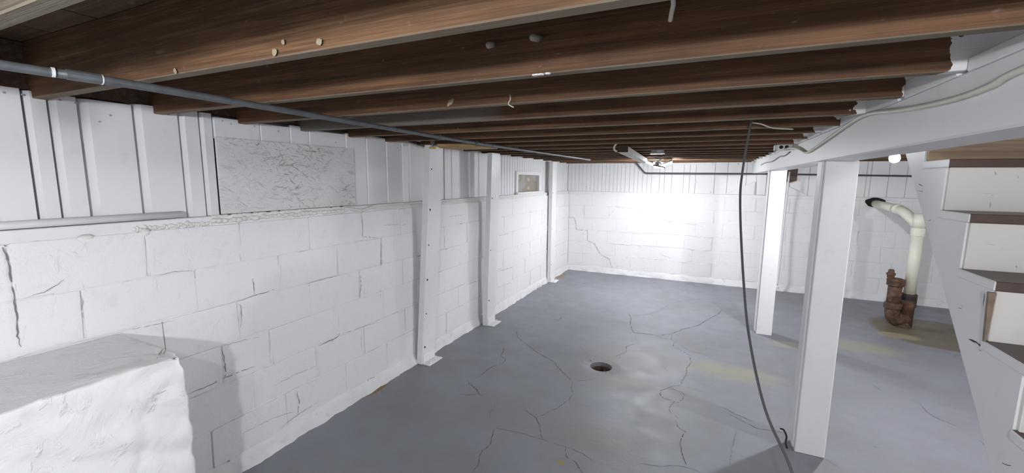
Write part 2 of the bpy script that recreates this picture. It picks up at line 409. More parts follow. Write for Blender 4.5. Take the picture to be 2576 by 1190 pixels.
FCR = [
 ([(470, 330), (482, 380), (530, 415), (600, 470), (650, 495), (700, 525), (735, 570), (808, 640)], .007, 0),
 ([(808, 640), (870, 638), (940, 630)], .005, 0), ([(455, 328), (520, 332)], .004, 1), ([(410, 378), (480, 374)], .004, 1),
 ([(400, 435), (393, 465), (380, 490), (410, 512), (395, 532), (340, 550), (300, 570), (265, 603), (232, 625)], .008, 0),
 ([(180, 637), (200, 660), (235, 690), (255, 722), (280, 728)], .008, 0), ([(135, 715), (190, 725), (250, 715)], .007, 0),
 ([(370, 760), (340, 800), (315, 835), (318, 870)], .005, 1), ([(338, 925), (325, 990), (318, 1020), (270, 1055), (250, 1100), (245, 1150), (205, 1188)], .006, 0),
 ([(806, 645), (805, 695), (815, 715), (790, 750), (720, 800), (650, 835), (590, 858)], .006, 0),
 ([(520, 810), (590, 858), (610, 900), (620, 950), (630, 990)], .006, 0), ([(345, 920), (480, 945), (630, 990), (720, 1020), (820, 1050), (900, 1090), (935, 1130)], .005, 1),
 ([(630, 990), (612, 1020)], .004, 1), ([(765, 1040), (775, 1095), (830, 1125), (850, 1165), (870, 1190)], .006, 0), ([(640, 1110), (775, 1098)], .003, 1),
 ([(685, 268), (725, 277), (748, 255)], .008, 0), ([(553, 317), (600, 303)], .006, 0), ([(748, 280), (800, 292)], .004, 1),
 ([(925, 210), (1000, 218), (1075, 235), (1140, 270)], .005, 1), ([(1145, 235), (1160, 260), (1155, 300), (1175, 350), (1250, 357), (1330, 367), (1400, 357)], .010, 0),
 ([(1400, 357), (1470, 330), (1560, 308), (1620, 270), (1680, 240), (1705, 212)], .010, 0), ([(1705, 212), (1670, 180), (1640, 150), (1580, 148), (1480, 155), (1390, 180), (1340, 215), (1270, 238), (1170, 250)], .008, 1),
 ([(1330, 370), (1345, 385), (1400, 390), (1405, 360)], .006, 0), ([(1400, 390), (1420, 405), (1412, 430), (1500, 480), (1520, 490)], .006, 0),
 ([(1420, 400), (1480, 440), (1530, 468), (1580, 475), (1645, 502)], .006, 1), ([(1605, 435), (1608, 460)], .004, 1), ([(1510, 490), (1520, 525), (1495, 560), (1490, 600), (1465, 640), (1462, 662)], .007, 0),
 ([(1462, 662), (1400, 675), (1340, 695), (1335, 715), (1350, 740), (1420, 762), (1385, 800), (1400, 830), (1440, 862)], .006, 0),
 ([(1462, 662), (1545, 690), (1620, 715)], .004, 1), ([(1390, 680), (1470, 710), (1480, 730), (1450, 765), (1415, 772)], .005, 0),
 ([(1425, 875), (1440, 915), (1485, 942), (1455, 1000), (1465, 1070), (1480, 1120), (1500, 1158)], .007, 0), ([(1200, 1130), (1320, 1150), (1420, 1145), (1500, 1158), (1580, 1185)], .005, 1),
 ([(1790, 935), (1775, 1000), (1755, 1090), (1752, 1140)], .006, 1), ([(1045, 500), (1100, 480), (1135, 460), (1130, 435), (1190, 415)], .006, 0), ([(1135, 460), (1225, 457), (1290, 470)], .004, 1),
 ([(850, 425), (885, 465), (895, 490)], .004, 1), ([(1000, 570), (1012, 592)], .012, 0), ([(1035, 548), (1058, 550)], .010, 0), ([(905, 505), (930, 525)], .008, 0),
 ([(1700, 790), (1780, 835), (1860, 870), (1904, 885)], .005, 0), ([(1620, 650), (1700, 690), (1904, 735)], .003, 1), ([(1350, 545), (1385, 590)], .004, 1), ([(1295, 390), (1320, 415)], .004, 1),
 ([(1280, 640), (1370, 680)], .004, 1), ([(1500, 590), (1550, 615)], .004, 1), ([(655, 495), (760, 492), (860, 508)], .003, 1), ([(470, 515), (540, 525)], .004, 1), ([(1500, 460), (1560, 470), (1660, 480), (1760, 500)], .004, 1), ([(1180, 360), (1200, 420), (1180, 440)], .003, 1)]
for pts, wd, faint in FCR: crack(FLOOR, fc(pts), wd, (0, 0, 1), M_CRACKL if faint else M_CRACK, .010)
for pts in ([(2312, 1013), (2330, 1035), (2352, 1050), (2405, 1072)], [(2462, 1108), (2498, 1136)], [(2185, 1118), (2222, 1132)], [(2075, 1155), (2108, 1175)], [(1983, 1090), (1905, 1078), (1830, 1040)], [(2190, 965), (2222, 985)], [(2490, 1165), (2510, 1185)]):
    crack(FLOOR, [onz(*p) for p in pts], .005, (0, 0, 1), M_CRACK, .006)

# ---------------- block walls
def unit_block(i):
    bm = bmesh.new(); bmesh.ops.create_cube(bm, size=1)
    for v in bm.verts: v.co += Vector([random.uniform(-.012, .012) for _ in range(3)]) * 1.0
    bmesh.ops.bevel(bm, geom=list(bm.edges), offset=.02, segments=1, affect='EDGES', profile=.5)
    me = bpy.data.meshes.new('block_%d' % i); bm.to_mesh(me); bm.free(); me.materials.append(M_BLOCK); return me
BLK = [unit_block(i) for i in range(8)]
def block(parent, c, size):
    o = link('block', random.choice(BLK), parent); o.location = Vector(c) - ORG[parent]; o.scale = size
    return o
def rnd_me(): return random.choice(BLK)

WL = box('wall_left', (XL - .25, YB - .2, 0), (XL - .007, YF + .25, ZB - .012), M_MORTAR, bev=0); tag(WL, 'white painted concrete block wall along the left of the basement', kind='structure')
WF = box('wall_far', (XL - .007, YF + .007, 0), (XR + .25, YF + .25, ZB - .012), M_MORTAR, bev=0); tag(WF, 'white painted concrete block wall across the far end', kind='structure')
WR = box('wall_right', (XR + .009, YB - .2, 0), (XR + .25, YF + .009, 2.3), M_MORTAR, bev=0); tag(WR, 'white painted block wall beyond the stairs', kind='structure')
WB = box('wall_back', (XL - .009, YB - .2, 0), (XR + .009, YB, 2.3), M_BLOCK, bev=0); tag(WB, 'white painted wall behind the pier', kind='structure')
G = .008
def heads(lo, hi, off, step, fixed=()):
    a = off - math.ceil((off - lo) / step) * step; r = []
    while a < hi:
        r.append(a + random.uniform(-.018, .018)); a += step
    for f in fixed:
        if r:
            k = min(range(len(r)), key=lambda i: abs(r[i] - f))
            if abs(r[k] - f) < .2: r[k] = f
    return sorted(r)
LFIX = [(.613, 1.048, 1.49, 1.948, 2.428), (.80, 1.241, 1.709, 2.17, 2.627), (.61, 1.445, 1.923, 2.372), (.80, 1.34, 1.62, 2.15), (1.0, 1.5, 1.95, 2.4), (1.25, 1.7, 2.2, 2.65)]
for ci in range(6):
    zt, zb = COURSE[ci], COURSE[ci + 1]
    hs = [-.35] + [h for h in heads(-.3, YF, (.613, .80)[ci % 2], .455, LFIX[ci]) if -.2 < h < YF - .08] + [YF]
    for a, b in zip(hs, hs[1:]):
        d = random.uniform(-.004, .004)
        block(WL, (XL - .025 + d, (a + b) / 2, (zt + zb) / 2), (.05, b - a - G, zt - zb - G))
    hs = [XL] + [h for h in heads(XL, XR, (.246, .104)[ci % 2], .44) if XL + .08 < h < XR - .08] + [XR]
    for a, b in zip(hs, hs[1:]):
        d = random.uniform(-.003, .003)
        block(WF, ((a + b) / 2, YF + .025 + d, (zt + zb) / 2), (b - a - G, .05, zt - zb - G))
    hs = [2.6] + [h for h in heads(2.6, YF, (.2, .42)[ci % 2], .44) if 2.7 < h < YF - .08] + [YF]
    for a, b in zip(hs, hs[1:]):
        block(WR, (XR + .025, (a + b) / 2, (zt + zb) / 2), (.05, b - a - G, zt - zb - G))
def footing(parent, axis, a, b, face, sgn):
    """rough paint-covered strip where the wall meets the floor"""
    bm = bmesh.new(); n = int((b - a) / .03); rows = []
    for i in range(n + 1):
        t = a + (b - a) * i / n; r = []
        for j, (h, o) in enumerate(((.105, -.004), (.085, .008), (.05, .016), (.018, .028), (-.01, .034))):
            nz = fbm((t, h * 3, 5 + face), 6, 3)
            oo = o * (1 + .8 * nz) + .008 * fbm((t, h, 1), 22, 2); hh = h + (.014 * fbm((t, 0, 9), 5, 3) if j < 4 else 0)
            p = (face + sgn * oo, t, hh) if axis == 'y' else (t, face + sgn * oo, hh)
            r.append(bm.verts.new(p))
        rows.append(r)
    for r, s in zip(rows, rows[1:]):
        for j in range(4): bm.faces.new((r[j], s[j], s[j + 1], r[j + 1]))
    o = bmobj(parent, bm, M_FOOT, None, smooth=True); tag(o, 'rough white mortar strip at the foot of the wall', kind='structure'); return o
footing('baseboard_left', 'y', .86, YF, XL, 1); footing('baseboard_far', 'x', XL, XR, YF, -1); footing('baseboard_right', 'y', 2.6, YF, XR, -1)
# rough mortar squeezed out of the joints, painted over
def mortar_beads(parent, segs):
    bm = bmesh.new()
    for a, b, nrm in segs:
        a, b = Vector(a), Vector(b); n = max(2, int((b - a).length / .012)); side = (b - a).cross(nrm).normalized(); prev = None
        for i in range(n + 1):
            p = a.lerp(b, i / n); f = fbm(p, 9, 3); hgt = .0005 + .017 * max(0, f); wd = .006 + .007 * abs(fbm(p, 14, 2))
            q = p + side * .005 * fbm(p + Vector((3, 3, 3)), 7, 2) - nrm * .002
            cur = [bm.verts.new(q + side * wd), bm.verts.new(q + nrm * (hgt + .002) + side * wd * .3), bm.verts.new(q + nrm * (hgt + .002) - side * wd * .4), bm.verts.new(q - side * wd)]
            if prev:
                for k in range(3): bm.faces.new((prev[k], cur[k], cur[k + 1], prev[k + 1]))
            prev = cur
    o = bmobj('mortar_ridge', bm, M_MORTAR, parent, smooth=True); o['kind'] = 'stuff'; tag(o, 'lumpy painted mortar along the block joints'); return o
segs = []
NX, NY = Vector((1, 0, 0)), Vector((0, -1, 0))
for z in COURSE[1:]:
    y = .3
    while y < 7.5:
        l = random.uniform(.2, .6)
        if random.random() < .5: segs.append(((XL - .003, y, z), (XL - .003, min(y + l, 7.6), z + random.uniform(-.006, .006)), NX))
        y += l
for o in list(WL.children):
    if o.name.startswith('block') and random.random() < .55:
        yy = o.location.y - o.scale.y / 2; z0, z1 = o.location.z - o.scale.z / 2, o.location.z + o.scale.z / 2
        if yy > .3: segs.append(((XL - .003, yy, z0), (XL - .003, yy + random.uniform(-.006, .006), z1 - random.uniform(0, .08)), NX))
mortar_beads(WL, segs); segs = []
for z in COURSE[1:]:
    x = XL + .1
    while x < 3.0:
        l = random.uniform(.2, .6)
        if random.random() < .6: segs.append(((x, YF + .003, z), (x + l, YF + .003, z + random.uniform(-.006, .006)), NY))
        x += l
mortar_beads(WF, segs)
# open cracks in the walls (points taken on the wall plane)
def lw(*pts): return [onx(x, y, XL) for x, y in pts]
def fw(*pts): return [ony(x, y, YF) for x, y in pts]
for pts, wd, dk in [
  (lw((5, 622), (20, 660), (24, 690), (30, 720), (38, 770), (44, 810), (42, 845), (52, 872)), .0075, 1),
  (lw((400, 692), (440, 683), (482, 681)), .005, 0), (lw((60, 750), (110, 735), (145, 715), (160, 703)), .005, 0),
  (lw((200, 742), (207, 760), (203, 780), (210, 800)), .006, 0), (lw((595, 760), (605, 770), (607, 800), (604, 825)), .006, 1),
  (lw((600, 757), (650, 740), (690, 728)), .006, 1), (lw((635, 700), (640, 740)), .008, 1), (lw((770, 714), (820, 700), (855, 692)), .006, 0),
  (lw((905, 690), (908, 720), (903, 745)), .010, 1), (lw((957, 600), (958, 640), (957, 675)), .007, 1), (lw((955, 725), (957, 750)), .009, 1),
  (lw((908, 540), (912, 565), (911, 595), (950, 598)), .006, 1), (lw((800, 870), (845, 850), (855, 838)), .008, 1), (lw((470, 992), (520, 972), (560, 952), (600, 935), (640, 922)), .006, 1),
  (lw((557, 870), (563, 905), (568, 935), (562, 955)), .008, 1), (lw((745, 985), (752, 1010), (748, 1040)), .008, 1), (lw((700, 1080), (750, 1042), (800, 1010)), .005, 0),
  (lw((610, 1090), (690, 1050), (740, 1035)), .005, 0), (lw((908, 840), (909, 880)), .006, 0), (lw((920, 980), (925, 955), (948, 945)), .006, 1),
  (lw((860, 840), (950, 810)), .005, 0), (lw((690, 970), (735, 945), (795, 920)), .005, 0), (lw((1105, 630), (1128, 625)), .008, 1), (lw((1030, 652), (1062, 641)), .008, 1), (lw((1175, 715), (1208, 705)), .006, 1),
  (lw((320, 832), (390, 815), (440, 805)), .004, 0), (lw((560, 870), (600, 858), (650, 848)), .004, 0),
  (lw((962, 566), (1025, 565)), .004, 0), (lw((1125, 545), (1170, 540)), .004, 0), (lw((1255, 593), (1280, 587)), .006, 1), (lw((1253, 683), (1290, 672)), .006, 1), (lw((1250, 725), (1285, 710)), .005, 0)]:
    crack(WL, pts, wd, NX, M_CRACKD if (dk and wd > .005) else M_CRACKW, .006, .004)
for pts, wd, dk in [
  (fw((1427, 547), (1445, 548), (1450, 565), (1450, 578), (1478, 580), (1478, 605), (1495, 612), (1505, 630), (1513, 642), (1532, 650), (1540, 675)), .012, 0),
  (fw((1427, 490), (1427, 545)), .006, 0), (fw((1425, 580), (1428, 640), (1422, 668)), .006, 0), (fw((1530, 612), (1590, 617)), .006, 0), (fw((1660, 640), (1690, 650)), .006, 0),
  (fw((1720, 592), (1800, 600)), .005, 0), (fw((1640, 585), (1720, 592)), .006, 0), (fw((1500, 580), (1640, 590)), .005, 0), (fw((1545, 520), (1620, 528)), .005, 0), (fw((1700, 560), (1760, 566)), .005, 0), (fw((1795, 540), (1796, 562)), .007, 0), (fw((1550, 525), (1525, 548)), .005, 0), (fw((1464, 522), (1470, 540)), .006, 0)]:
    crack(WF, pts, wd, NY, M_CRACKW, .01, .005)

# ---------------- board walls above the blocks
BK = box('trim_1', (XL - .30, YB - .2, 1.5), (XL - .105, YF + .25, 2.24), M_GREYGAP, bev=0); tag(BK, 'board wall above the left block wall', kind='structure')
BF = box('trim_2', (XL - .105, YF + .062, 1.5), (XR + .25, YF + .30, 2.24), M_GREYGAP, bev=0); tag(BF, 'board wall above the far block wall', kind='structure')
box('sill_board', (XL - .30, YB, ZB - .011), (XL - .022, YF + .02, 1.506), M_WOODW, BK, .004)
box('sill_board', (XL - .022, YF + .02, ZB - .011), (XR + .2, YF + .3, 1.505), M_WOODW, BF, .004)
box('header_board', (XL - .30, YB, 2.052), (XL - .078, YF + .02, 2.235), M_SILLW, BK, .004)
box('header_board', (XL, YF + .085, 2.064), (XR, YF + .3, 2.235), M_SILLW, BF, .004)
def lboard(y0, y1, z0, z1, step=.03, x=XL - .052, gap=.008):
    y1 -= gap
    s = min(step, (y1 - y0) * .3)
    prism('board', [(XL - .10, y0), (x - s, y0), (x, y0 + s * .75), (x - .004, y1), (XL - .10, y1)], 'z', z0, z1, M_WOODW, BK)
Z0 = 1.507
ys = [-.1, .12, .30, .44, .60, .735, .805, .896, 1.085, 1.272, 1.367]
for a, b in zip(ys, ys[1:] + [1.424]): lboard(a, b, Z0, 2.046 + random.uniform(-.006, .008), .034, gap=.012 if b < 1.4 else .002)
ys = [1.43, 1.694, 1.893, 2.034, 2.348]
for a, b in zip(ys, ys[1:]): lboard(a, b, 1.925, 2.044 + random.uniform(-.012, .012), .006, gap=.005)
ys = [2.348, 2.554, 2.778, 2.978, 3.074, 3.30, 3.618, 3.757, 4.035, 4.12, 4.327, 4.60]
for i, (a, b) in enumerate(zip(ys, ys[1:])): lboard(a, b, Z0, 2.040 + random.uniform(-.008, .006), .008, x=XL - .052 - (.022 if i == 8 else 0), gap=.008)
y = 4.60
while y < 7.72:
    b = min(y + .082, 7.76)
    if b > 5.36 and y < 6.30:
        lboard(y, b, 1.83, 2.045, .004, gap=.004)
    else: lboard(y, b, Z0, 2.045, .004, gap=.004)
    y = b
def fboard(x0, x1, z0=1.506, z1=2.06, step=.004, gap=.004):
    x1 -= gap
    prism('board', [(x0, YF + .0615), (x0, YF + .05 + step), (x0 + step, YF + .05), (x1 - step, YF + .05), (x1, YF + .05 + step), (x1, YF + .0615)], 'z', z0, z1, M_WOODW, BF)
x = XL - .05
while x < -.98:
    b = x + random.choice((.068, .072, .078)); fboard(x, b, z1=2.06 + random.uniform(-.004, .004), gap=.0028); x = b
fs = [x, -.80, -.72, -.60, -.412, -.318, -.226, .062, .25, .52, .80, 1.114, 1.359, 1.745, 2.049, 2.10, 2.30, 2.5, 2.75, 3.05, 3.3, 3.5, XR]
for a, b in zip(fs, fs[1:]): fboard(a, b)
prism('trim_board', [(-.86, 1.985), (.02, 1.985), (.02, 2.055), (-.86, 2.055)], 'y', YF + .03, YF + .052, M_WOODW, BF, bev=.002)
# triangular gussets, upright and brown scrap against the far boards
prism('gusset', [(.236, 1.507), (.64, 1.714), (.634, 1.507)], 'y', YF + .012, YF + .045, M_WOODW, BF)
prism('upright', [(.672, 1.507), (.793, 1.507), (.79, 2.0), (.655, 2.0)], 'y', YF - .01, YF + .045, M_WOODW, BF, bev=.003)
prism('gusset', [(.83, 1.507), (1.352, 1.507), (1.10, 1.64), (.86, 1.64)], 'y', YF + .012, YF + .045, M_WOODW, BF)
o = prism('scrap_board', [(1.06, 1.72), (1.10, 1.70), (1.195, 1.735), (1.20, 2.0), (1.05, 2.0)], 'y', YF + .012, YF + .045, M_SILLW, BF); tag(o, 'bare brown scrap board')

for px, py in ((11, 233), (56, 238), (102, 245), (150, 251), (190, 259), (278, 290), (251, 306), (423, 288), (559, 304), (581, 312), (845, 358), (640, 318), (1000, 372), (700, 330)):
    p = onx(px, py, XL - .054); lathe_obj('nail', [(.0045, 0), (.004, .003)], p, M_CRACKW, BK, (1, 0, 0), 8)
for px, py in ((1430, 415), (1570, 413), (1652, 484), (1788, 484), (1857, 412), (1866, 488), (1475, 470)):
    p = ony(px, py, YF + .0502); lathe_obj('nail', [(.010, 0), (.009, .003)], p, M_CRACKW, BF, (0, -1, 0), 8)
# ---------------- window in the left boards
wy0, wy1, wz0, wz1 = 5.36, 6.30, 1.507, 1.83
W1 = tag(link('window_1', None, None, (XL - .07, (wy0 + wy1) / 2, wz0)), 'small basement window with dirty glass in a white frame', kind='structure')
for lo, hi in (((wy0, wz0), (wy0 + .07, wz1)), ((wy1 - .07, wz0), (wy1, wz1)), ((wy0 + .07, wz1 - .05), (wy1 - .07, wz1)), ((wy0 + .07, wz0), (wy1 - .07, wz0 + .025))):
    box('window_frame', (XL - .104, lo[0], lo[1]), (XL - .040, hi[0], hi[1]), M_WOODW, W1, .003)
box('pane', (XL - .092, wy0 + .06, wz0 + .02), (XL - .086, wy1 - .06, wz1 - .045), M_PANE, W1, 0)
box('window_sill', (XL - .04, wy0 - .02, wz0 - .001), (XL - .005, wy1 + .05, wz0 + .03), M_WOODW, W1, .004)

# ---------------- ceiling: subfloor boards and joists
OX0, OX1, OY0, OY1 = .80, 1.80, .2, 3.02          # stair opening
bmc = bmesh.new()
for lo, hi in (((XL - .25, YB - .2), (OX0, YF + .25)), ((OX1, YB - .2), (XR + .25, YF + .25)), ((OX0, OY1), (OX1, YF + .25)), ((OX0, YB - .2), (OX1, OY0))):
    addbox(bmc, (lo[0], lo[1], ZS + .022), (hi[0], hi[1], ZS + .05))
CE = bmobj('ceiling', bmc, M_SUB); tag(CE, 'open basement ceiling of bare wood joists and subfloor', kind='structure')
x = -2.56
while x < XR:
    b = x + .34
    if b <= OX0 + .1 or x >= OX1 - .1: box('subfloor_board', (x + .004, YB, ZS), (b - .004, YF, ZS + .022), M_SUB, CE, .002)
    else: box('subfloor_board', (x + .004, OY1, ZS), (b - .004, YF, ZS + .022), M_SUB, CE, .002)
    x = b
JP = .4045; JW = .040
JY = [.39 - JW + JP * k for k in range(-6, 19)]
XBEAM = .59
for k, y0 in zip(range(-6, 19), JY):
    if y0 + JW > YF + .01: continue
    dz = random.uniform(0, .005)
    m = M_JOISTG if k == 4 else (M_JOISTB if k == 1 else (M_JOISTD if k <= 0 else M_JOIST))
    stair = OY0 < y0 < OY1
    o = box('joist', (XL - .075, y0, ZJ + dz), (.70 if stair else XR - .02, y0 + JW, ZS), m, CE, .003)
# dried paint and plaster spots on the joists
for px, py, y, rr_ in ((802, 105, .748, .010), (711, 106, .748, .006), (690, 131, .748, .010), (1135, 255, 1.561, .013), (1128, 262, 1.561, .010), (440, 178, .748, .008)):
    p = ony(px, py, y); o = lathe_obj('paint_spot', [(rr_, 0), (rr_ * .7, .0015)], p, M_DUSTW, CE, (0, -1, 0), 9)
    for v in o.data.vertices: v.co += Vector((noise.noise(v.co * 60 + Vector((px, 0, 0))), 0, noise.noise(v.co * 60 + Vector((0, py, 0))))) * rr_ * .7
for px, py in ((1345, 188), (1362, 186), (1378, 184), (1352, 187)):
    p = onz(px, py, ZJ - .001); lathe_obj('paint_spot', [(.009, 0), (.007, .003)], p, M_WOODW, CE, (0, 0, -1), 7)
# ================================================================== steel posts
def steel_post(i, base, lean, ztop, label):
    bx, by = base          # near wall-side corner of the channel
    t = thing('steel_post', label, 'post', (bx + .04, by + .1, 0), 'steel channel posts bracing the left wall')
    W, Dp, th = .20, .058, .008
    prof = [(0, 0), (Dp, 0), (Dp, W), (0, W), (0, W - th), (Dp - th, W - th), (Dp - th, th), (0, th)]
    bm = bmesh.new(); z0, z1 = .004, ztop
    A = [bm.verts.new((bx + u, by + v, z0)) for u, v in prof]; B = [bm.verts.new((bx + u + lean[0], by + v + lean[1], z1)) for u, v in prof]; n = len(prof)
    bm.faces.new(A); bm.faces.new(B[::-1])
    for k in range(n): bm.faces.new((A[k], B[k], B[(k + 1) % n], A[(k + 1) % n]))
    bmobj('channel', bm, M_STEELW, t)
    for q, h in enumerate((.16, .48, .80, 1.12, 1.44, 1.80) if i == 0 else (.3, .9, 1.5)):
        f = h / ztop; cx = bx + Dp + lean[0] * f; cy = by + .035 + lean[1] * f
        lathe_obj('bolt_hole', [(.011 if q % 2 == 0 else .008, -.002), (.010 if q % 2 == 0 else .007, .0008)], (cx, cy, h), M_BLACK, t, (1, 0, 0), 12)
    pl = box('base_plate', (bx + Dp, by + .005, .001), (bx + Dp + .085, by + W + .01, .011), M_STEELW, t, .002)
    box('base_clip', (bx + Dp, by + .015, .011), (bx + Dp + .009, by + W - .005, .085), M_STEELW, t, .002)
    for yy in (.06, .15):
        lathe_obj('bolt', [(.015, 0), (.015, .012), (.008, .012), (.008, .03)], (bx + Dp + .05, by + yy, .011), M_STEELW, pl, seg=6)
    return t
steel_post(0, (-2.372, 3.010), (.080, .075), 2.008, 'white steel channel post with bolt holes, beside the board-covered window')
steel_post(1, (-2.330, 4.195), (.040, .045), 2.008, 'white steel channel post between the two windows of the board wall')
steel_post(2, (-2.382, 6.520), (.0, .0), 2.008, 'white steel channel post just past the small glass window, next to the far corner')

# ================================================================== beam and wooden posts
BEAM = thing('ceiling_beam', 'long white painted wood beam carried on square posts', 'beam', (.67, 1.0, 1.84))
bm = bmesh.new(); addbox(bm, (XBEAM, YB + .05, 1.842), (.755, YF + .02, ZJ - .005), .006); bmobj('beam_body', bm, M_WOODW, BEAM)
for k, y0 in zip(range(-6, 19), JY):                       # short blocking between the joists on top of the beam
    if 0 <= k < 17: box('blocking', (XBEAM + .004, y0 + JW + .004, ZJ - .004), (XBEAM + .045, y0 + JP - .006, ZJ + .05 + random.uniform(-.02, .02)), M_WOODW, BEAM, .003)
def wood_post(name, lo, hi, label, zb=.0, notch=True):
    t = thing(name, label, 'post', ((lo[0] + hi[0]) / 2, (lo[1] + hi[1]) / 2, 0), 'wooden posts under the beam')
    bm = bmesh.new(); addbox(bm, (lo[0], lo[1], zb), (hi[0], hi[1], 1.842), .005)
    bmobj('shaft', bm, M_WOODW, t)
    box('side_board', (lo[0] - .012, lo[1] + .02, zb + .02), (lo[0], hi[1] - .01, 1.842), M_WOODW, t, .003)
    return t
p1 = wood_post('wood_post', (.602, 3.03), (.762, 3.17), 'square white wood post beside the open side of the stairs')
p2 = wood_post('wood_post', (.582, 5.34), (.735, 5.48), 'square white wood post standing between the far wall and the floor drain')
# little torn dark strap at the foot of the near post
bm = bmesh.new(); addtube(bm, spline([(.565, 3.045, .005), (.555, 3.05, .04), (.56, 3.07, .07), (.545, 3.09, .10), (.525, 3.08, .11)], 4), .006, 6)
o = bmobj('strap_scrap', bm, M_CABLEB, None, (.56, 3.06, 0), True); tag(o, 'torn dark strap scrap at the foot of the post by the stairs', 'strap')

# ================================================================== pier (plastered block) bottom-left
def build_pier():
    x0, x1, y0, y1, z1 = -2.375, -1.865, -.9, .90, 1.015
    bm = bmesh.new(); bmesh.ops.create_cube(bm, size=1)
    for v in bm.verts: v.co = Vector(((v.co.x + .5) * (x1 - x0) + x0, (v.co.y + .5) * (y1 - y0) + y0, (v.co.z + .5) * z1))
    bmesh.ops.bevel(bm, geom=[e for e in bm.edges if not all(v.co.z < .01 for v in e.verts)], offset=.009, segments=2, affect='EDGES', profile=.5)
    for ax, lo, hi, n in ((0, x0, x1, 26), (1, -.1, y1, 50), (2, 0, z1, 50)):
        for k in range(1, n):
            nrm = [0, 0, 0]; nrm[ax] = 1; co = [0, 0, 0]; co[ax] = lo + (hi - lo) * k / n
            bmesh.ops.bisect_plane(bm, geom=list(bm.verts) + list(bm.edges) + list(bm.faces), plane_co=co, plane_no=nrm)
    bm.normal_update()
    # grooves (polyline points on the front x-face: (y, z))
    def seg_d(p, a, b):
        ab = (b[0] - a[0], b[1] - a[1]); t = max(0, min(1, ((p[0] - a[0]) * ab[0] + (p[1] - a[1]) * ab[1]) / (ab[0] ** 2 + ab[1] ** 2)))
        return math.hypot(p[0] - a[0] - t * ab[0], p[1] - a[1] - t * ab[1])
    fp = [(onx(a, b, x1).y, onx(a, b, x1).z) for a, b in ((425, 965), (415, 985), (395, 992), (385, 1020), (365, 1045), (362, 1090), (365, 1140), (345, 1190))]
    for v in bm.verts:
        p = v.co.copy(); n = v.normal.copy()
        d = .006 * fbm(p, 2.6, 3) + .004 * fbm(p * 1.0 + Vector((5, 0, 0)), 8, 3)
        if n.z > .8: d *= .4
        edge = math.exp(-((p.z - z1) ** 2 + (p.x - x1) ** 2) / .006); d += .008 * edge * fbm(p, 14, 3)
        corner = math.exp(-((p.z - z1) ** 2 + (p.x - x1) ** 2 + (p.y - y1) ** 2) / .012); d += corner * (.02 * fbm(p, 11, 3) - .012)
        if n.x > .5:
            m = min(seg_d((p.y, p.z), a, b) for a, b in zip(fp, fp[1:])); d -= .012 * math.exp(-(m / .012) ** 2)
            q = Vector((p.y * 2.2 - p.z * 1.2, p.z * 6.5 + p.y * 3.5, 0)); d += .024 * (abs(noise.noise(q)) - .2) + .010 * (abs(noise.noise(q * 2.3)) - .2)
        v.co = p + n * d
    o = bmobj('concrete_pier', bm, M_PIER, None, (-2.1, 0, 0), True)
    o.data.shade_smooth() if hasattr(o.data, 'shade_smooth') else None
    return tag(o, 'low white plastered concrete pier against the block wall', 'pier')
PIER = build_pier()
crack(PIER, [onx(a, b, -1.852) for a, b in ((424, 962), (416, 982), (394, 992), (386, 1018), (366, 1043))], .005, (1, 0, 0), M_CRACKW, .004, .003)
crack(PIER, [onz(a, b, 1.020) for a, b in ((395, 905), (402, 892), (410, 880))], .012, (0, 0, 1), M_CRACKW, .004, .004)

# ================================================================== sheet over the window opening
O1 = box('strand_board', (XL - .048, 1.424, 1.512), (XL - .036, 2.405, 1.932), M_OSB, None, .0015, loc=(XL - .042, 1.9, 1.51)); tag(O1, 'white painted strand board sheet covering a window opening in the left wall', 'board')
# white pipe lying on the ledge
bm = bmesh.new(); addtube(bm, [(XL - .030, -.6, 1.524), (XL - .030, .5, 1.525), (XL - .030, 1.225, 1.527)], .0165, 12)
o = bmobj('ledge_pipe', bm, M_WOODW, None, (XL - .03, .5, 1.507), True); tag(o, 'thin white pipe lying along the ledge beneath the vertical boards', 'pipe')
# spray foam beads
def foam():
    bm = bmesh.new()
    def blob(c, r):
        t = bmesh.new(); bmesh.ops.create_icosphere(t, subdivisions=2, radius=1)
        for v in t.verts:
            q = v.co * (1 + .25 * noise.noise(v.co * 1.7 + Vector(c) * 30)); v.co = Vector((q.x * r[0] + c[0], q.y * r[1] + c[1], q.z * r[2] + c[2]))
        me = bpy.data.meshes.new('t'); t.to_mesh(me); t.free(); bm.from_mesh(me); bpy.data.meshes.remove(me)
    y = 1.37
    while y < 2.30:
        r = random.uniform(.011, .021); blob((XL - .022, y, 1.478 + random.uniform(-.003, .006)), (r * .9, r * 1.2, r * .85))
        if random.random() < .8: blob((XL - .030, y + .01, 1.503), (.012, .022, .009))
        y += r * 1.5
    y = 1.02
    while y < 1.36:
        blob((XL - .022, y, 1.470 + random.uniform(-.006, .008)), (.010, random.uniform(.006, .014), random.uniform(.006, .016))); y += .010
    blob((XL - .012, 1.055, 1.452), (.018, .020, .022)); blob((XL - .012, .845, 1.455), (.016, .028, .013)); blob((XL - .015, .70, 1.45), (.012, .02, .008))
    y = 2.30
    while y < 2.62:
        blob((XL - .020, y, 1.482 + .010 * math.sin(y * 20)), (.014, .024, .013)); y += .02
    y = 2.62
    while y < 7.6:
        blob((XL - .022, y, 1.480 + random.uniform(-.003, .003)), (.007, .06, random.uniform(.010, .015))); y += .05
    o = bmobj('spray_foam', bm, M_FOAM, None, (XL - .02, 1.8, 1.46), True); tag(o, 'beads of painted spray foam along the ledge under the strand board sheet', 'foam', kind='stuff')
foam()

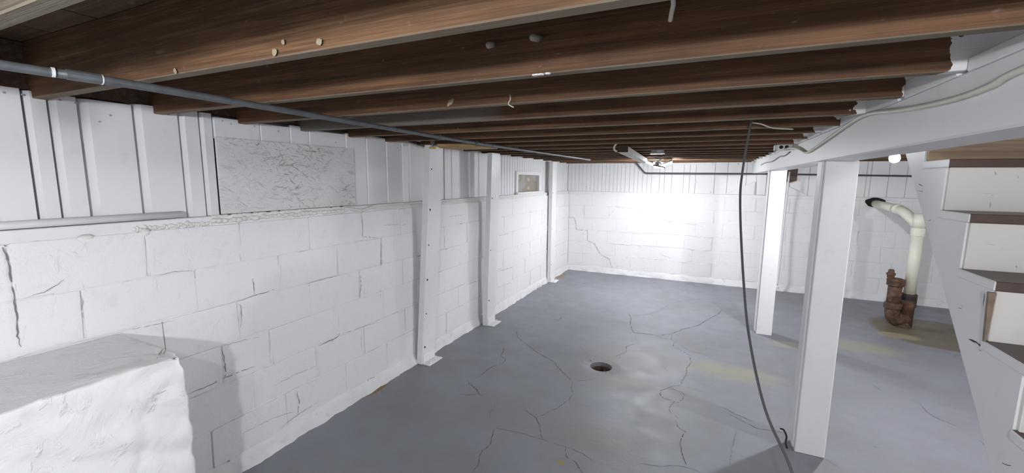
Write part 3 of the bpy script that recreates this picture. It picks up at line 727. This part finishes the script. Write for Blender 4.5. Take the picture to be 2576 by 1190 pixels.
# ================================================================== conduit under the joists
cp = [(-1.70, -.9, 1.998), (-1.672, .40, 1.998), (-1.640, .635, 1.998), (-1.640, 1.10, 1.998), (-1.672, 2.0, 1.998), (-1.690, 2.47, 1.998), (-1.685, 3.22, 1.998), (-1.63, 4.6, 1.999), (-1.57, 5.96, 2.0)]
T = thing('metal_conduit', 'long grey metal conduit running under the joists near the left wall', 'pipe', (-1.66, 2.5, 1.985))
tube('conduit', spline(cp, 6), .0128, M_GALV, T, 12)
def ring(y, ln, r, mat):
    for a, b in zip(cp, cp[1:]):
        if a[1] <= y <= b[1]:
            f = (y - a[1]) / (b[1] - a[1]); x = a[0] + f * (b[0] - a[0]); s = (b[0] - a[0]) / (b[1] - a[1]); break
    return tube('coupling', [(x - s * ln / 2, y - ln / 2, 1.998), (x + s * ln / 2, y + ln / 2, 1.998)], r, mat, T, 12, None, False)
ring(.615, .07, .0150, M_GALV); ring(2.47, .06, .0155, M_GALV); ring(3.25, .10, .016, M_GALV); ring(2.95, .03, .0155, M_GALV)
o = ring(.555, .006, .0134, M_WOODW); o.name = 'paint_drip'; tag(o, 'ring of white paint on the conduit')
o = ring(.652, .004, .0152, M_WOODW); o.name = 'paint_drip'; tag(o, 'ring of white paint on the conduit')
for y in (1.6, 3.62, 5.2):
    x = [a[0] + (y - a[1]) / (b[1] - a[1]) * (b[0] - a[0]) for a, b in zip(cp, cp[1:]) if a[1] <= y <= b[1]][0]
    box('strap', (x - .03, y - .008, 2.0105), (x + .03, y + .008, 2.0135), M_GALV, T, 0)

# ================================================================== valve cluster at the top of the first steel post
V = thing('water_valve', 'small shut-off valve with a yellow round wheel, hanging above the steel post with bolt holes', 'valve', (-2.20, 3.0, 1.95))
vc = onx(1088, 352, -2.20)
lathe_obj('valve_body', [(.014, -.03), (.020, -.02), (.024, 0), (.020, .02), (.014, .03)], vc, M_BRASS, V, (0, 0, 1), 14, True)
lathe_obj('stem', [(.008, -.055), (.008, -.02)], vc, M_BRASS, V, (0, 0, 1), 10)
wc = onx(1088, 372, -2.20)
wl = lathe_obj('hand_wheel', [(.010, -.004), (.026, -.007), (.031, 0), (.026, .006), (.010, .003)], wc, M_YEL, V, (0, 0, 1), 18, True); tag(wl, 'yellow round hand wheel')
tube('pipe', [vc + Vector((0, 0, 0)), vc + Vector((-.02, -.10, -.004)), vc + Vector((-.03, -.20, -.004))], .011, M_BRASS, V)
tube('pipe', [vc + Vector((0, .005, .012)), vc + Vector((.09, .03, .014)), vc + Vector((.30, .10, .018))], .011, M_GALV, V)
V2 = thing('ball_valve', 'small valve with a blue lever, next to the valve with the yellow wheel', 'valve', (-2.2, 2.88, 1.99))
bc = onx(1052, 351, -2.20)
lathe_obj('valve_body', [(.012, -.035), (.018, -.02), (.018, .02), (.012, .035)], bc, M_BRASS, V2, (0, 1, 0), 12, True)
lathe_obj('stem', [(.006, 0), (.006, .022)], bc, M_BRASS, V2, (.5, 0, .8), 8)
o = box('lever', tuple(bc + Vector((-.005, -.020, .014))), tuple(bc + Vector((.018, .030, .026))), M_BLUE, V2, .003); tag(o, 'blue lever')
o = tube('wall_cable', spline([onx(985, 342, XL - .04), onx(1003, 350, XL - .035), onx(1015, 352, XL - .035), onx(1035, 362, XL - .035), onx(1072, 372, XL - .035)], 5), .006, M_CABLEW, None, 8, loc=(XL - .035, 2.9, 2.0)); tag(o, 'thin cream cable along the top of the boards beside the blue-lever valve', 'cable')
o = tube('wall_cable', spline([onx(990, 341, XL - .03), onx(1012, 349, XL - .02), onx(1030, 356, XL - .02), onx(1050, 362, XL - .02), onx(1074, 370, XL - .02)], 5), .005, M_CABLEB, None, 8, loc=(XL - .02, 2.9, 2.0)); tag(o, 'thin black cable along the top of the boards beside the blue-lever valve', 'cable')
# fresh lumber pieces tucked under the joists
o = box('lumber_block', (-2.14, 3.05, 1.985), (-1.78, 3.09, 2.010), M_FRESH, None, .002, loc=(-2.0, 3.04, 1.985)); tag(o, 'narrow fresh pine stick under the joists beside the yellow-wheel valve', 'lumber')
o = prism('lumber_block', [(-2.25, 3.22), (-1.78, 3.20), (-1.80, 3.53), (-2.22, 3.53)], 'z', 1.992, 2.012, M_FRESH, None, loc=(-2.0, 3.4, 1.992), bev=.002); tag(o, 'wide fresh yellow plywood piece under the joists behind the pine stick', 'lumber')

# ================================================================== electrical things under the joists
B = thing('junction_box', 'round metal junction box under the joists, in front of the bright far lamp', 'electrical box', (-.51, 4.62, 1.985))
lathe_obj('box_body', [(.058, 0), (.062, .006), (.062, .045), (.05, .05)], (-.512, 4.62, 1.995), M_GALVBOX, B, seg=8)
lathe_obj('cover_ring', [(.070, 0), (.074, .004), (.070, .010)], (-.512, 4.62, 1.987), M_PORC, B, seg=20)
box('mounting_bar', (-.525, 4.42, 2.040), (-.50, 4.82, 2.046), M_GALVBOX, B, .001)
tube('cable', spline([(-.50, 4.62, 2.043), (-.46, 4.60, 2.075), (-.44, 4.64, 2.06), (-.43, 4.74, 2.07)], 4), .007, M_CABLEB, B, 8)
# long wooden batten under the joists
bt = thing('ceiling_batten', 'long dirty white batten with a dark end, fixed under the joists', 'batten', (-.74, 4.6, 1.95))
bm = bmesh.new(); addbox(bm, (-.045, 3.74, 1.955), (.045, 5.98, 2.008), .003, Matrix.Translation((-.70, 0, 0)) @ Matrix.Shear('XZ', 4, (0, 0)) if 0 else None)
for v in bm.verts: v.co.x += -.70 - .06 * (v.co.y - 3.74)
bmobj('batten', bm, plain('dirty_white_batten', (.50, .48, .45), .6, 0, .3, 12), bt)
box('end_cap', (-.744, 3.728, 1.957), (-.656, 3.742, 2.006), M_DARKW, bt, .002)
tube('end_cable', spline([(-.745, 3.72, 1.962), (-.765, 3.715, 1.975), (-.768, 3.71, 2.0), (-.755, 3.70, 2.02), (-.735, 3.69, 2.05), (-.72, 3.69, 2.10)], 4), .008, M_CABLEW, bt, 8)
# duplex outlet in a metal box, on the side of the beam
ob = thing('outlet_box', 'cream double outlet in a grey metal box hung by the beam', 'outlet', (.525, 4.13, 1.99))
oc = Vector((.527, 4.14, 2.0))
box('metal_box', (oc.x - .062, oc.y + .006, oc.z - .022), (oc.x + .052, oc.y + .07, oc.z + .022), M_GALVBOX, ob, .004)
fp_ = box('face_plate', (oc.x - .045, oc.y - .004, oc.z - .030), (oc.x + .050, oc.y + .006, oc.z + .026), M_PORC, ob, .004)
for dx in (-.017, .022):
    lathe_obj('socket', [(.0145, 0), (.0145, .003)], (oc.x + dx, oc.y - .004, oc.z), M_BLACK, fp_, (0, -1, 0), 14)
# cable along the beam
bc_ = [(.582, .9, 1.965), (.580, 1.299, 1.959), (.580, 1.401, 1.947), (.580, 1.579, 1.945), (.580, 1.895, 1.966), (.580, 2.238, 2.001), (.580, 2.476, 1.999), (.580, 2.929, 1.957), (.580, 3.30, 1.925), (.580, 3.50, 1.917), (.575, 3.70, 1.950), (.565, 3.86, 1.972), (.550, 4.02, 1.985), (.540, 4.15, 1.985)]
o = tube('beam_cable', spline(bc_, 8), .0085, M_CABLEW, None, 10, loc=(.58, 2.5, 1.95)); tag(o, 'cream cable sagging along the white beam up to the outlet box', 'cable')
o = tube('beam_cable', spline([(.582, 4.2, 1.965), (.582, 4.5, 1.945), (.582, 4.75, 1.955), (.582, 5.3, 1.93), (.582, 5.9, 1.94), (.582, 6.4, 1.93)], 6), .004, M_CABLEG, None, 6, loc=(.58, 5, 1.94)); tag(o, 'thin grey wire stapled along the far stretch of the white beam', 'wire')
# dark cable hanging from the joists
hp = [(.19, 2.68, 2.12), (.178, 2.60, 2.064)]
for (px, py), y in (((1868, 430), 2.52), ((1862, 520), 2.44), ((1870, 700), 2.28), ((1885, 850), 2.14), ((1925, 1030), 1.97), ((1993, 1190), 1.83)): hp.append(tuple(ony(px, py, y)))
l = Vector(hp[-1]); hp += [(l.x + .05, l.y - .10, l.z - .22), (l.x + .09, l.y - .2, .25), (l.x + .12, l.y - .32, .04), (l.x + .16, l.y - .6, .008), (l.x + .1, l.y - 1.1, .008)]
o = tube('hanging_cable', spline(hp, 8), .0056, M_CABLEG, None, 10, loc=(.2, 2.2, 0)); tag(o, 'dark grey cable hanging from the joists down to the floor', 'cable')
o = tube('loose_wire', spline([ony(1890, 308, 2.62), ony(1915, 312, 2.66), ony(1945, 322, 2.74), ony(1995, 325, 2.78)], 5), .004, M_CABLEW, None, 6, loc=(.25, 2.7, 2.05)); tag(o, 'short pale loose wire beside the top of the hanging dark cable', 'wire')
o = tube('loose_wire', spline([ony(1690, -20, 1.08), ony(1694, 8, 1.09), ony(1690, 30, 1.11), ony(1686, 52, 1.13)], 5), .0055, M_CABLEW, None, 8, loc=(-.11, 1.1, 2.1)); tag(o, 'stub of cream cable poking out between the nearest joists', 'wire')
for px, py, ln, lab in ((1355, 101, .045, 'porcelain tube stub through the joist, the longer of two'), (1238, 114, .022, 'porcelain tube stub through the joist, the shorter of two')):
    p = ony(px, py, 1.155)
    o = tube('wiring_tube', [p + Vector((0, .01, .006)), p + Vector((0, -ln, -.006))], .0095, M_DUSTP, None, 10, loc=tuple(p)); tag(o, lab, 'tube')
o = tube('loose_wire', spline([ony(1283, 238, 1.545), ony(1284, 250, 1.53), ony(1279, 262, 1.52), ony(1292, 270, 1.515)], 5), .0025, M_CABLEW, None, 6, loc=(-.73, 1.54, 2.03)); tag(o, 'small curled wire scrap hanging from the third joist', 'wire')
# dark pipe along the far boards
fpz = [(-1.235, YF - .06, 2.06), (-1.208, YF - .06, 2.035), (-1.06, YF - .06, 1.87), (-1.033, YF - .06, 1.848), (-1.0, YF - .06, 1.842), (.626, YF - .06, 1.836), (2.44, YF - .06, 1.812), (3.6, YF - .06, 1.80)]
o = tube('wall_pipe', fpz, .0125, M_DKPIPE, None, 10, loc=(.5, YF - .06, 1.84)); tag(o, 'dark grey pipe running along the boards of the far wall', 'pipe')
o = lathe_obj('pipe_cap', [(.018, 0), (.018, .02)], (-.22, YF + .04, 1.70), M_PORC, None, (0, -1, 0), 12, loc=(-.22, YF + .04, 1.70)); tag(o, 'small white round cap on the far boards', 'cap')

o = tube('thin_pipe', spline([ony(1986, 432, 7.60), ony(1972, 560, 7.60), ony(1957, 700, 7.58), ony(1954, 718, 7.56), ony(1957, 724, 7.50)], 4), .013, M_WOODW, None, 8, loc=tuple(ony(1957, 724, 7.55))); tag(o, 'thin white pipe running down the far wall behind the square post', 'pipe')
# ================================================================== lamps
def bulb_mesh(name, c, r, mat, parent, down=(0, 0, -1)):
    return lathe_obj(name, [(.013, 0), (.015, r * .35), (r * .62, r * .75), (r * .93, r * 1.3), (r, r * 1.75), (r * .86, r * 2.25), (r * .5, r * 2.6), (r * .08, r * 2.72)], c, mat, parent, down, 18, True)
def strength(P, r): return P / (4 * math.pi ** 2 * r * r)
def pendant(name, c, P, r, label, col, zmount=ZJ):
    t = thing(name, label, 'lamp', (c[0], c[1], zmount))
    top = c[2] + r * 1.6
    box('mounting_bar', (c[0] - .03, c[1] - .24, zmount - .013), (c[0] + .03, c[1] + .24, zmount), M_SILLW, t, .002); zmount -= .013
    lathe_obj('lamp_holder', [(.045, 0), (.045, .012), (.028, .03), (.02, .05), (.018, zmount - top)], (c[0], c[1], zmount), M_PORC, t, (0, 0, -1), 18, True)
    bulb_mesh('bulb', (c[0], c[1], top), r, emit('glow_' + name, col, strength(P, r)), t)
    return t
pendant('bare_bulb_lamp', LAMP_STAIR, P_STAIR, .031, 'bare glowing bulb hanging behind the top of the stairs', (.95, .975, 1))
pendant('bare_bulb_lamp', LAMP_NEAR, P_NEAR, .034, 'bare glowing bulb hung above the concrete pier', (.94, .97, 1))
pendant('bare_bulb_lamp', LAMP_SIDE, P_SIDE, .034, 'bare glowing bulb on the far side of the stairs', (.94, .97, 1))
pendant('bare_bulb_lamp', FILL_BACK, P_FILL, .034, 'added unseen fill bulb beside the beam, near the foot of the stairs', (.94, .97, 1))  # extra bulb out of view, added to lift walls, post and stairs
LF = thing('panel_lamp', 'glowing multi-panel lamp hanging near the far wall', 'lamp', (LAMP_FAR[0], LAMP_FAR[1], ZJ))
fx, fy, fz = LAMP_FAR
box('mounting_bar', (fx - .03, fy - .24, ZJ - .010), (fx + .03, fy + .24, ZJ), M_SILLW, LF, .002)
lathe_obj('lamp_holder', [(.05, 0), (.05, .012), (.026, .02), (.026, .04)], (fx, fy, ZJ - .008), M_PORC, LF, (0, 0, -1), 16, True)
lathe_obj('lamp_core', [(.034, 0), (.044, .010), (.044, .05), (.030, .065)], (fx, fy, ZJ - .038), M_GALVBOX, LF, (0, 0, -1), 16)
EF = emit('glow_panel', (.95, .975, 1), 1.0)
area = 0
panels = [((-.115, .01, -.045), 24, 0, .075, .055), ((.115, .04, -.050), -20, 12, .075, .055), ((.0, .13, -.075), 0, -32, .075, .060)]
for (dx, dy, dz), ry, rx, hx, hy in panels:
    m = Matrix.Translation((fx + dx, fy + dy, fz + dz + .04)) @ Matrix.Rotation(math.radians(ry), 4, 'Y') @ Matrix.Rotation(math.radians(rx), 4, 'X')
    bm = bmesh.new(); addbox(bm, (-hx, -hy, .004), (hx, hy, .016), .002, m); pn = bmobj('light_panel', bm, M_GALVBOX, LF)
    bm = bmesh.new(); addbox(bm, (-hx * .92, -hy * .9, -.020), (hx * .92, hy * .9, .004), .006, m); bmobj('diffuser', bm, EF, pn); area += 4 * hx * hy * .83 + .024 * 3.6 * (hx + hy)
EF.node_tree.nodes['Principled BSDF'].inputs['Emission Strength'].default_value = P_FAR / (math.pi * area)
m = Matrix.Translation((fx + .02, fy - .07, fz - .055)) @ Matrix.Rotation(math.radians(12), 4, 'Y') @ Matrix.Rotation(math.radians(6), 4, 'X')
bm = bmesh.new(); addbox(bm, (-.075, -.055, -.008), (.095, .045, .008), .003, m); bmobj('light_panel', bm, M_RUBBER, LF)
tube('panel_arm', [(fx, fy - .02, fz - .01), (fx + .01, fy - .06, fz - .045)], .012, M_RUBBER, LF, 8)

# ================================================================== stairs
def stairs():
    XS, XE = .85, 1.72; rise, run = .2015, .2045
    yk = lambda k: 2.271 - (8 - k) * run
    t = thing('staircase', 'white basement stairs with cream risers and dark brown treads', 'stairs', ((XS + XE) / 2, 1.6, 0))
    top = [(yk(0) - .012, 0)]
    for k in range(0, 11):
        y = yk(k) + .004
        if k == 0: top = [(y, .0)]
        z = rise * (k + 1) - .032
        top += [(y, z), (yk(k + 1) + .004, z)]
    lower = [(yk(11) + .004, 2.225)] + [(2.73, 1.90), (2.61, 1.775), (2.107, 1.257), (1.859, .994), (1.723, .835), (.93, .0)]
    poly = top[:-1] + [(yk(11) + .004, rise * 11 - .032)] + lower
    low = [(.93, 0.0), (1.723, .835), (1.859, .994), (2.107, 1.257), (2.61, 1.775), (2.73, 1.90), (2.90, 2.225)]
    def lz(y):
        if y <= low[0][0]: return 0.0
        for a, b in zip(low, low[1:]):
            if a[0] <= y <= b[0]: return a[1] + (b[1] - a[1]) * (y - a[0]) / (b[0] - a[0])
        return low[-1][1]
    for xa, xb in ((XS, XS + .04), (XE - .04, XE)):
        bm = bmesh.new()
        for k in range(0, 11):
            ya, yb, z = yk(k) + .004, yk(k + 1) + .004, rise * (k + 1) - .032
            cuts = [ya] + [p[0] for p in low if ya < p[0] < yb] + [yb]
            for a, b in zip(cuts, cuts[1:]):
                q = [(a, lz(a)), (b, min(lz(b), z)), (b, z), (a, z)]
                A = [bm.verts.new((xa, *p)) for p in q]; B = [bm.verts.new((xb, *p)) for p in q]
                bm.faces.new(A); bm.faces.new(B[::-1])
                for e in range(4): bm.faces.new((A[e], B[e], B[(e + 1) % 4], A[(e + 1) % 4]))
        bmobj('stringer', bm, M_WOODW, t)
    for k in range(1, 11):
        z = rise * k; y0, y1 = yk(k - 1) - .022, yk(k) + .002
        o = box('tread', (XS - .006, y0, z - .032), (XE + .006, y1, z), [M_TREAD, M_WOODW], t, .003)
        for p in o.data.polygons:
            if p.normal.x < -.5: p.material_index = 1
    for k in range(0, 11):
        z0, z1 = (rise * k if k else .002), rise * (k + 1) - .032
        o = box('riser', (XS + .006, yk(k) - .012, z0), (XE - .004, yk(k) + .004, z1), M_TAN if k == 9 else M_RISER, t, .002)
        if k == 9: tag(o, 'tan unpainted riser board')
    return t
ST = stairs()
def sl(*pts): return [onx(x, y, .85) for x, y in pts]
for pts, wd in ((sl((2312, 462), (2322, 470)), .006), (sl((2308, 480), (2322, 482), (2319, 486)), .004), (sl((2337, 556), (2344, 554)), .006), (sl((2438, 853), (2450, 858), (2462, 866), (2478, 880), (2486, 888)), .012), (sl((2479, 728), (2474, 770)), .005), (sl((2522, 1165), (2545, 1172)), .006), (sl((2410, 775), (2420, 777), (2422, 768)), .004), (sl((2463, 880), (2478, 890)), .008)):
    crack(ST, pts, wd, (-1, 0, 0), M_CRACK, .004, .001, 'scuff')
prism('wedge', [(p.x, p.z) for p in (ony(2484, 734, 1.848), ony(2504, 736, 1.848), ony(2476, 858, 1.848), ony(2472, 858, 1.848))], 'y', 1.840, 1.851, M_WEDGE, ST)
def rs(k, *pts): return [ony(x, y, 2.271 - (8 - k) * .2045 - .0125) for x, y in pts]
for k, pts, wd in ((8, ((2502, 432), (2506, 440)), .008), (8, ((2496, 490), (2499, 496)), .005), (8, ((2491, 508), (2490, 522)), .007), (8, ((2560, 443), (2561, 449)), .007), (7, ((2556, 668), (2558, 675)), .008), (7, ((2515, 624), (2540, 630)), .002), (8, ((2460, 487), (2510, 488)), .0015), (7, ((2480, 612), (2505, 617)), .002)):
    crack(ST, rs(k, *pts), wd, (0, -1, 0), M_CRACKW, .002, .001, 'scuff')

# ================================================================== drain pipes at the right
px0, py0 = 2.245, 6.45
PV = thing('drain_pipe', 'cream plastic drain pipe coming out of the far wall and dropping to the rusty trap', 'pipe', (px0, py0, .36))
tube('vertical_pipe', [(px0, py0, .4055), (px0, py0, 1.19)], .057, M_PVCS, PV, 20)
lathe_obj('coupling', [(.063, 0), (.066, .006), (.066, .09), (.063, .096)], (px0, py0, 1.10), M_PVC, PV, seg=20, smooth=False)
tube('wye', [(px0, py0, 1.19), (px0, py0, 1.36)], [.060, .058], M_PVC, PV, 20)
h0 = Vector((px0, py0 + .05, 1.23)); h1 = Vector((px0 - .09, py0 + .16, 1.36)); h2 = Vector((px0 - .12, py0 + .30, 1.395)); h3 = ony(2200, 512, YF + .04)
tube('branch_elbow', spline([Vector((px0, py0 + .02, 1.19)), h0, h1, h2], 5), .056, M_PVC, PV, 18)
tube('coupling', [h2 - (h3 - h2).normalized() * .05, h2 + (h3 - h2).normalized() * .05], .062, M_PVC, PV, 18)
tube('branch_pipe', [h2, h3], .052, M_PVC, PV, 18)
# hole in the wall where the pipe enters
hw = thing('wall_hole', 'dark broken hole in the far wall around the plastic drain pipe', 'hole', tuple(h3))
bm = bmesh.new(); ring_ = []
for k in range(14):
    a = 2 * math.pi * k / 14; rr = .095 * (1 + .3 * noise.noise(Vector((k * 1.7, 2, 0)))); ring_.append(bm.verts.new((h3.x - .01 + rr * 1.25 * math.cos(a), YF - .004, 1.435 + rr * .75 * math.sin(a))))
cv = bm.verts.new((h3.x, YF - .0045, 1.43))
for k in range(14): bm.faces.new((ring_[k], ring_[(k + 1) % 14], cv))
bmobj('hole', bm, M_BLACK, hw)
TR = thing('cast_iron_trap', 'rusty cast iron trap standing on the floor under the plastic drain pipe', 'pipe', (2.15, py0, 0))
lx = px0 - .155; ly = py0 - .05
tube('outlet_hub', [(px0, py0, .0), (px0, py0, .24), (px0, py0, .25), (px0, py0, .33)], [.062, .064, .075, .075], M_RUST, TR, 20)
o = lathe_obj('rubber_coupling', [(.073, 0), (.075, .01), (.075, .07), (.070, .08)], (px0, py0, .325), M_RUBBER, TR, seg=20, smooth=False); tag(o, 'black rubber coupling')
lathe_obj('clamp_band', [(.0765, 0), (.0765, .012)], (px0, py0, .385), M_RUST, o, seg=20)
tube('trap_bend', spline([(lx, ly, .26), (lx, ly, .16), (lx + .03, ly + .01, .085), (lx + .085, ly + .03, .075), (px0, py0, .12)], 6), [.068] * 25, M_RUST, TR, 18)
lathe_obj('hub', [(.066, 0), (.084, .012), (.086, .06), (.076, .075), (.066, .08)], (lx, ly, .21), M_RUST, TR, seg=20)
tube('riser_pipe', [(lx, ly, .25), (lx, ly, .50)], .066, M_RUST, TR, 20)
lathe_obj('flange', [(.068, 0), (.084, .012), (.084, .05), (.080, .056), (.086, .06), (.086, .085), (.06, .095)], (lx, ly, .49), M_RUST, TR, seg=20)
lathe_obj('cleanout', [(.036, 0), (.036, .03), (.044, .035), (.044, .055), (.030, .06), (.030, .085), (.022, .10)], (lx - .045, ly + .03, .585), M_RUST, TR, seg=14)
lathe_obj('foot', [(.085, 0), (.075, .02), (.065, .05)], (px0 - .03, py0 - .01, .001), M_RUST, TR, seg=16)

# ================================================================== floor drain
FD = thing('floor_drain', 'round rusty open drain hole in the cracked grey floor', 'drain', (DR.x, DR.y, 0))
bm = bmesh.new(); seg = 24
rr = [[bm.verts.new((DR.x + r * math.cos(2 * math.pi * k / seg), DR.y + r * math.sin(2 * math.pi * k / seg), z)) for k in range(seg)] for r, z in ((.0995, -.045), (.082, -.050), (.080, -.12), (.080, -.20))]
for a, b in zip(rr, rr[1:]):
    for k in range(seg): bm.faces.new((a[k], a[(k + 1) % seg], b[(k + 1) % seg], b[k]))
bm.faces.new(rr[-1]); bmobj('drain_pipe', bm, M_RUST, FD)
bm = bmesh.new(); addtube(bm, [(DR.x + .084 * math.cos(a), DR.y + .084 * math.sin(a), -.046) for a in [2 * math.pi * k / 24 for k in range(25)]], .005, 6, False); bmobj('rim', bm, M_RUST, FD, smooth=True)
